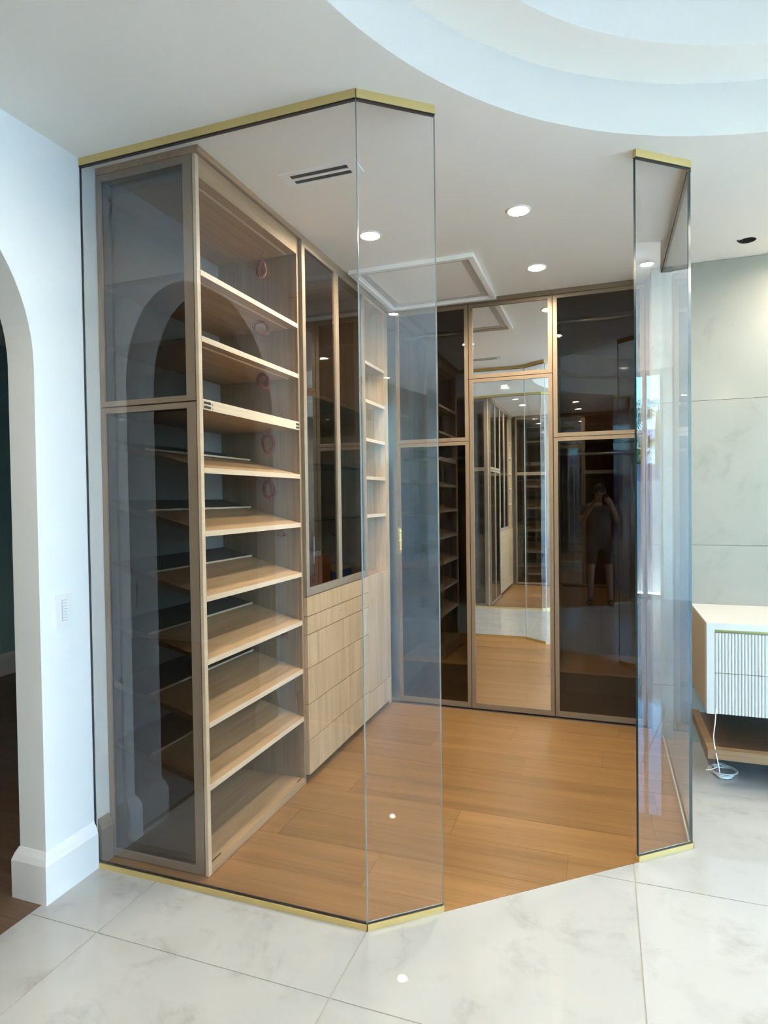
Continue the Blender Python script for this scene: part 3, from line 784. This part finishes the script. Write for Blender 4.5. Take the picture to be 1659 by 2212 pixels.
# wires hanging under the shelves
gw = 'red wire hanks under the oak shelves'
rows = [(-1.60, 2.72, 2.66, .045, .5, 'under the very top of the shoe shelf unit'), (-1.60, 2.71, 2.365, .032, 1.4, 'under the topmost shelf of the shoe shelf unit'),
        (-1.60, 2.72, 2.105, .034, 1.0, 'under the second shelf of the shoe shelf unit'), (-1.60, 2.755, 1.795, .045, .8, 'under the thick slotted shelf of the shoe shelf unit'),
        (-1.60, 2.755, 1.565, .042, .9, 'under the highest slanted shoe shelf'), (-1.56, 2.80, 1.335, .012, 1.6, 'under the second slanted shoe shelf, almost hidden'),
        (-1.56, 2.82, .818, .012, 1.6, 'under the fourth slanted shoe shelf, almost hidden')]
for i, (x, y, z, r, sq, w) in enumerate(rows):
    coil(x, y, z, r, 'small hank of red wire ' + w, gw, sq, .3 if i in (0, 1) else 0.05, 5, seed=i, tail=(i in (2, 4)), drop=.04 if r > .03 else .012)
for i, (y, z, r, w) in enumerate([(4.03, 2.76, .045, 'under the top of the corner bay'), (4.02, 2.375, .036, 'under the topmost shelf of the corner bay'), (4.0, 2.125, .04, 'under the second shelf of the corner bay'),
                                 (4.02, 1.865, .042, 'under the middle shelf of the corner bay'), (4.02, 1.608, .042, 'under the fourth shelf of the corner bay'), (3.97, 1.36, .03, 'under the lowest shelf of the corner bay')]):
    coil(-1.60, y, z, r, 'small hank of red wire ' + w, gw, .8 + .1 * (i % 3), .08, 4, seed=20 + i, tail=False, drop=.03)
coil(-1.62, 3.60, 1.33, .05, 'hank of red wire hanging inside the glazed cupboard', gw, 1.0, 0, 3, seed=40, tail=False, drop=.02)
# things in the glazed cupboard
o = thing('cardboard_box', (-1.66, 3.27, .99), 'orange brown box behind the bronze glass, left in the display cupboard', 'box')
MB().box(-1.75, -1.575, 3.10, 3.44, .9905, 1.175).build('body', MT['brownbox'], o)
MB().box(-1.752, -1.573, 3.098, 3.442, 1.150, 1.178).build('lid', MT['brownbox'], o)
o = MB().box(-1.745, -1.585, 3.09, 3.33, 1.1785, 1.205).box(-1.574, -1.568, 3.09, 3.20, 1.08, 1.20).build('paper_pad', MT['white'], None, origin=(-1.66, 3.2, 1.1785))
tag(o, 'white paper pad lying on the orange brown box in the cupboard', 'paper')
o = thing('blue_box', (-1.66, 3.63, .99), 'flat blue box with tan lid behind the bronze glass', 'box')
MB().box(-1.75, -1.58, 3.48, 3.78, .9905, 1.06).build('body', MT['bluebox'], o)
MB().box(-1.752, -1.578, 3.478, 3.782, 1.06, 1.076).build('lid', MT['tan'], o)

# ------------------------------------------------------------------ switch on the left wall
o = thing('light_switch', (XA, 1.85, 1.085), 'white keypad light switch on wall beside the archway', 'switch')
MB().box(XA, XA + .006, 1.814, 1.885, 1.020, 1.153).build('plate', MT['white'], o)
MB().box(XA + .006, XA + .0072, 1.838, 1.864, 1.048, 1.130).build('insert', MT['groove'], o)
for k in range(7): MB().box(XA + .0072, XA + .0095, 1.841, 1.863, 1.051 + k * .0113, 1.0595 + k * .0113).build('button', MT['white'], o)

# ------------------------------------------------------------------ vanity
def vanity(opp):
    global FLIP
    FLIP = opp
    S = ' on the opposite wall, seen in reflections' if opp else ''
    x0, x1 = .495, 1.95; yf, yk = 3.558, YF; zb, zt = .374, .846
    u = thing('vanity', (1.2, 3.86, zb), 'white wall-hung vanity with fluted drawer fronts on the marble wall' if not opp else 'white wall-hung vanity with fluted fronts' + S, 'vanity')
    MB().box(x0, x1, yf + .06, yk - .001, zb + .004, zt - .012).build('body', MT['vand'], u)
    MB().box(x0 - .0005, x1, yf + .0005, yk - .001, zt - .012, zt).build('top', MT['vanw'], u)
    MB().box(x0, x0 + .037, yf, yf + .06, zb, zt - .012).box(x1 - .037, x1, yf, yf + .06, zb, zt - .012).box(x0 + .037, x1 - .037, yf, yf + .06, .812, zt - .012).build('front_frame', MT['vanw'], u)
    MB().box(x0 + .037, x1 - .037, yf + .045, yf + .06, .780, .812).build('finger_pull', MT['brass'], u)
    for za, zc in ((.588, .794), (zb + .001, .585)):
        for xa, xb in ((x0 + .039, 1.222), (1.225, x1 - .039)):
            pitch = .0149; n = int((xb - xa) / pitch); pitch = (xb - xa) / n
            pts = []
            for i in range(n):
                for k in range(6):
                    a = PI * k / 6
                    pts.append((xa + i * pitch + pitch * (1 - math.cos(a)) / 2, yf + .012 - .008 * math.sin(a)))
            pts += [(xb, yf + .012), (xb, yf + .03), (xa, yf + .03)]
            mb = MB(); mb.prism(pts, za, zc); mb.build('drawer', MT['vanw'], u)
    b = thing('bench_shelf', (1.2, 3.85, .155), 'low floating oak shelf below the white vanity' if not opp else 'low floating oak shelf' + S, 'shelf')
    yb = 3.53
    MB().box(.497, 1.95, yb, yk - .001, .150, .185).build('board', MT['benchshade'], b)
    MB().box(.497, 1.95, yb, yb + .045, .185, .200).box(.497, .535, yb + .045, yk - .001, .185, .200).box(.495, .497, yb - .002, yk - .001, .150, .200).box(.497, 1.95, yb - .002, yb, .150, .200).build('rim', MT['bench'], b)
    FLIP = False
vanity(False); vanity(True)
# white cable with its coil on the floor
pts = [(.538, 3.560, .40), (.533, 3.556, .33), (.524, 3.545, .26), (.530, 3.535, .20), (.540, 3.522, .14), (.552, 3.55, .08), (.560, 3.62, .05)]
rnd = random.Random(5)
for i in range(60):
    a = 2 * PI * i / 15 + 2.2
    r = .052 + .008 * math.sin(i * 1.3) + .006 * rnd.random()
    pts.append((.595 + r * 1.1 * math.cos(a), 3.73 + r * 1.3 * math.sin(a), .006 + .0045 * (i // 15) + .008 * (1 + math.sin(i * .8)) * .5))
pts += [(.575, 3.68, .05), (.560, 3.66, .075), (.585, 3.70, .06), (.60, 3.74, .03), (.56, 3.66, .06), (.525, 3.64, .05), (.50, 3.64, .045)]
def smooth(p, k=4):
    out = []
    p = [Vector(q) for q in p]
    for i in range(len(p) - 1):
        a, b, c, d = p[max(0, i - 1)], p[i], p[i + 1], p[min(len(p) - 1, i + 2)]
        for j in range(k):
            t = j / k
            out.append(.5 * ((2 * b) + (c - a) * t + (2 * a - 5 * b + 4 * c - d) * t * t + (3 * b - a - 3 * c + d) * t ** 3))
    out.append(p[-1]); return out
o = MB().tube(smooth(pts), .0028, 6).build('power_cable', MT['cable'], None, origin=(.595, 3.73, 0))
tag(o, 'thin white cable hanging from vanity, coiled on marble floor', 'cable')

# ------------------------------------------------------------------ outside the bedroom window
MB().box(XR + .2, 40, -14, 14, -.12, -.03).box(.2, XR + .2, -14, YM - YN - .06, -.12, -.03).box(.5, XR + .2, YN + .06, 14, -.12, -.03).build('terrace', MT['deck'], None, 'structure')
MB().box(8.0, 8.15, -6, 6, -.03, 1.70).box(7.97, 8.18, -6, 6, 1.70, 1.74).build('wall_garden', MT['stucco'], None, 'structure')
o = MB().box(12.2, 12.3, -9, 9, -.03, 2.14).box(12.17, 12.33, -9, 9, 2.14, 2.2)
o = o.build('garden_fence', MT['slate'], None, origin=(12.25, 0, -.03)); tag(o, 'dark blue boundary fence behind the sky tinted garden wall', 'fence')
h = thing('house', (21, -1, -.03), 'neighbouring house with white weatherboards, reflected in the glass', 'house')
MB().box(20, 26, -7, 4.5, -.03, 3.35).build('wall', MT['siding'], h)
for k in range(15): MB().box(19.93, 20.0, -7, 4.5, .25 + k * .21, .25 + k * .21 + .15).build('plank', MT['siding'], h)
MB().hexa([(19.6, -7.4, 3.35), (26.4, -7.4, 3.35), (26.4, 4.9, 3.35), (19.6, 4.9, 3.35)], [(22.5, -4, 4.0), (23.5, -4, 4.0), (23.5, 1.5, 4.0), (22.5, 1.5, 4.0)]).build('roof', MT['slate'], h)
def bush(x, y, r, hgt, label, seed):
    rnd = random.Random(seed); mb = MB()
    for i in range(420):
        a = rnd.random() * 2 * PI; el = rnd.random() ** .6; rr = r * math.sqrt(1 - (el - .3) ** 2) * (.8 + .3 * rnd.random())
        c = Vector((x + rr * math.cos(a), y + rr * math.sin(a), .02 + hgt * el)); s = .10 + .1 * rnd.random()
        d = Vector((rnd.uniform(-1, 1), rnd.uniform(-1, 1), rnd.uniform(-.2, 1))).normalized(); w = d.cross(Vector((rnd.random(), rnd.random(), .3))).normalized()
        mb._add([tuple(c), tuple(c + d * s + w * s * .35), tuple(c + d * s * 2), tuple(c + d * s - w * s * .35)], [(0, 1, 2, 3)])
    o = mb.build('shrub', MT['bush'], None, origin=(x, y, 0), fixn=False); tag(o, label, 'shrub', 'shrubs behind the garden fence')
bush(13.9, 3.4, .9, 2.5, 'green shrub beside the palm trunk, reflected in the glass', 1)
bush(13.6, -1.5, .6, 2.4, 'green shrub between the palm and the fence, reflected in the glass', 2)
bush(14.2, -4.2, 1.0, 2.8, 'green shrub away from the palm, reflected in the glass', 3)
def palm(x, y, hgt):
    t = thing('palm_tree', (x, y, -.03), 'palm tree with arching fronds behind the fence, reflected in the glass', 'tree')
    MB().tube([(x, y, -.03), (x + .03, y, hgt * .5), (x, y + .02, hgt)], [.16, .13, .11], 10).build('trunk', MT['trunk'], t)
    rnd = random.Random(3)
    for k in range(26):
        a = k * 2.4; L = 1.45 + .6 * rnd.random(); lift = .35 + .75 * rnd.random(); mb = MB(); P = []
        for i in range(15):
            s = i / 14
            P.append(Vector((x + math.cos(a) * L * s, y + math.sin(a) * L * s, hgt + lift * L * s * .9 - 1.15 * L * s * s)))
        mb.tube(P, [.016 * (1 - .8 * i / 14) for i in range(15)], 4)
        for i in range(2, 14):
            d = (P[i + 1] - P[i]).normalized(); sd = d.cross(Vector((0, 0, 1))).normalized(); ln = .42 * math.sin(PI * (i / 15) ** .8)
            for sg in (-1, 1):
                for off in (0, .5):
                    b = P[i].lerp(P[i + 1], off); tip = b + sd * sg * ln * .8 + d * ln * .5 - Vector((0, 0, ln * .45)); w = d * .018
                    mb._add([tuple(b - w), tuple(b + w), tuple(tip)], [(0, 1, 2)])
        mb.build('frond', MT['leaf'], t, fixn=False)
palm(16.0, .62, 3.75)
bush(13.2, .42, .36, 2.75, 'narrow green shrub in front of the palm tree, reflected in the glass', 4)

# ------------------------------------------------------------------ the photographer, reflected in the dark wardrobe door
def skinned(name, joints, bones, mat, parent=None, sub=2):
    me = bpy.data.meshes.new(name); keys = list(joints); ix = {k: i for i, k in enumerate(keys)}
    me.from_pydata([joints[k][0] for k in keys], [(ix[a], ix[b]) for a, b in bones], [])
    o = bpy.data.objects.new(name, me); COL.objects.link(o)
    sk = o.modifiers.new('skin', 'SKIN'); sk.use_smooth_shade = True
    for i, k in enumerate(keys):
        d = me.skin_vertices[0].data[i]; rad = joints[k][1]
        d.radius = rad if isinstance(rad, tuple) else (rad, rad); d.use_root = i == 0
    sb = o.modifiers.new('subsurf', 'SUBSURF'); sb.levels = sub; sb.render_levels = sub
    me.materials.append(MT[mat])
    if parent: o.parent = parent
    return o
def person():
    px, py = -.06, -.44
    J = {}
    def j(k, x, y, z, r_): J[k] = ((px + x, py + y, z), r_)
    j('pelvis', 0, 0, .90, (.150, .105)); j('waist', 0, 0, 1.05, (.135, .095)); j('chest', 0, .0, 1.24, (.155, .11)); j('collar', 0, -.01, 1.37, (.10, .08))
    j('neck', 0, .005, 1.43, .052); j('head_low', 0, .02, 1.50, (.060, .070)); j('head_mid', 0, .03, 1.57, (.072, .090)); j('head_top', 0, .02, 1.64, (.058, .072))
    for s_, n in ((-1, 'l'), (1, 'r')):
        j('hip' + n, s_ * .095, 0, .86, .085); j('knee' + n, s_ * .12, .015, .47, .056); j('calf' + n, s_ * .125, -.01, .33, .052); j('ankle' + n, s_ * .13, -.01, .09, .036); j('heel' + n, s_ * .13, .0, .045, .036); j('toe' + n, s_ * .15, .14, .035, .030)
        j('shoulder' + n, s_ * .185, -.01, 1.34, .060); j('elbow' + n, s_ * .235, .11, 1.16, .043)
        j('wrist' + n, s_ * .115 + .03, .345, 1.40, .029); j('palm' + n, s_ * .095 + .04, .385, 1.455, (.030, .022))
    B_ = [('pelvis', 'waist'), ('waist', 'chest'), ('chest', 'collar'), ('collar', 'neck'), ('neck', 'head_low'), ('head_low', 'head_mid'), ('head_mid', 'head_top')]
    for n in 'lr':
        B_ += [('pelvis', 'hip' + n), ('hip' + n, 'knee' + n), ('knee' + n, 'calf' + n), ('calf' + n, 'ankle' + n), ('ankle' + n, 'heel' + n), ('heel' + n, 'toe' + n),
               ('collar', 'shoulder' + n), ('shoulder' + n, 'elbow' + n), ('elbow' + n, 'wrist' + n), ('wrist' + n, 'palm' + n)]
    # fingers: four curled behind the phone, the thumb along its side
    for s_, n in ((-1, 'l'), (1, 'r')):
        p = Vector(J['palm' + n][0]); 
        for q in range(4):
            a = p + Vector((-s_ * .004, .012, .024 - .017 * q)); L_ = (.030, .034, .033, .026)[q]
            for m_, (dx, dy) in enumerate(((-.2, .9), (-.85, .5), (-.95, -.1))):
                k = 'f%d%s%d' % (q, n, m_); a = a + Vector((s_ * dx * L_, dy * L_, .001)); J[k] = (tuple(a), .0085 - .001 * m_)
                B_.append(('palm' + n if m_ == 0 else 'f%d%s%d' % (q, n, m_ - 1), k))
        a = p + Vector((-s_ * .012, -.004, .022)); J['t0' + n] = (tuple(a), .011); a = a + Vector((-s_ * .018, .004, .026)); J['t1' + n] = (tuple(a), .009)
        B_ += [('palm' + n, 't0' + n), ('t0' + n, 't1' + n)]
    o = skinned('person', J, B_, 'skin')
    tag(o, 'person in dark loose shirt and shorts holding up a phone, reflected in dark glass', 'person')
    sub = lambda ks, grow: {k: (J[k][0], tuple(c + grow for c in (J[k][1] if isinstance(J[k][1], tuple) else (J[k][1],) * 2))) for k in ks}
    T_ = sub(['pelvis', 'waist', 'chest', 'collar', 'shoulderl', 'shoulderr'], .022)
    for s_, n in ((-1, 'l'), (1, 'r')): T_['sleeve' + n] = (tuple(Vector(J['shoulder' + n][0]).lerp(Vector(J['elbow' + n][0]), .7)), (.075, .070))
    skinned('shirt', T_, [('pelvis', 'waist'), ('waist', 'chest'), ('chest', 'collar'), ('collar', 'shoulderl'), ('collar', 'shoulderr'), ('shoulderl', 'sleevel'), ('shoulderr', 'sleever')], 'shirt', o)
    S_ = sub(['waist', 'pelvis', 'hipl', 'hipr'], .016)
    for n in 'lr': S_['hem' + n] = (tuple(Vector(J['hip' + n][0]).lerp(Vector(J['knee' + n][0]), .85)), (.085, .085))
    skinned('shorts', S_, [('waist', 'pelvis'), ('pelvis', 'hipl'), ('pelvis', 'hipr'), ('hipl', 'heml'), ('hipr', 'hemr')], 'shorts', o)
    for n in 'lr':
        K = sub(['heel' + n, 'toe' + n], .008); skinned('shoe', K, [('heel' + n, 'toe' + n)], 'black', o)
    hx, hy, hz = J['head_mid'][0]
    mb = MB(); vs = []; nn = 16
    for a in range(7):
        t = a / 6 * PI * .56
        for b in range(nn):
            u = 2 * PI * b / nn
            vs.append((hx + .086 * math.sin(t) * math.cos(u), hy - .018 + .104 * math.sin(t) * math.sin(u), hz + .005 + .112 * math.cos(t)))
    mb._add(vs, [(a * nn + b, (a + 1) * nn + b, (a + 1) * nn + (b + 1) % nn, a * nn + (b + 1) % nn) for a in range(6) for b in range(nn)], 0, True)
    mb.build('hair', MT['shorts'], None).parent = o
    mb = MB(); fy = hy + .088
    mb._add([(hx - .012, fy, hz - .022), (hx + .012, fy, hz - .022), (hx, fy - .004, hz + .018), (hx, fy + .020, hz - .020)], [(0, 1, 3), (1, 2, 3), (2, 0, 3), (0, 2, 1)])
    mb.build('nose', MT['skin'], None).parent = o
    for sx in (-1, 1):
        MB().lathe((hx + sx * .031, fy - .006, hz + .012), [(.0005, .004), (.005, .003), (.008, -.002)], 10, axis='y').build('eye', MT['matte'], None).parent = o
        MB().lathe((hx + sx * .078, hy, hz - .008), [(.0005, .012), (.018, .008), (.022, 0), (.012, -.008), (.0005, -.01)], 10, axis='x').build('ear', MT['skin'], None).parent = o
    MB().box(hx - .022, hx + .022, fy - .01, fy - .004, hz - .052, hz - .045).build('mouth', MT['red'], None).parent = o
    ph = thing('phone', (0, 0, CAMH), 'black phone held up by the person, reflected in dark glass', 'phone')
    c = Vector((0, 0, CAMH)) - f2 * .026 + r3 * .0 - u3 * .05
    mb = MB(); pts = []
    for dz in (-.0035, .0035):
        for sx, sz in ((-.036, -.075), (.036, -.075), (.036, .075), (-.036, .075)): pts.append(tuple(c + r3 * sx + u3 * sz + f2 * dz))
    mb._add(pts, [(0, 1, 2, 3), (4, 7, 6, 5), (0, 4, 5, 1), (1, 5, 6, 2), (2, 6, 7, 3), (3, 7, 4, 0)])
    mb.build('body', MT['black'], ph)
person()
for o_ in COL.objects:
    if '_base' in o_.keys(): del o_['_base']
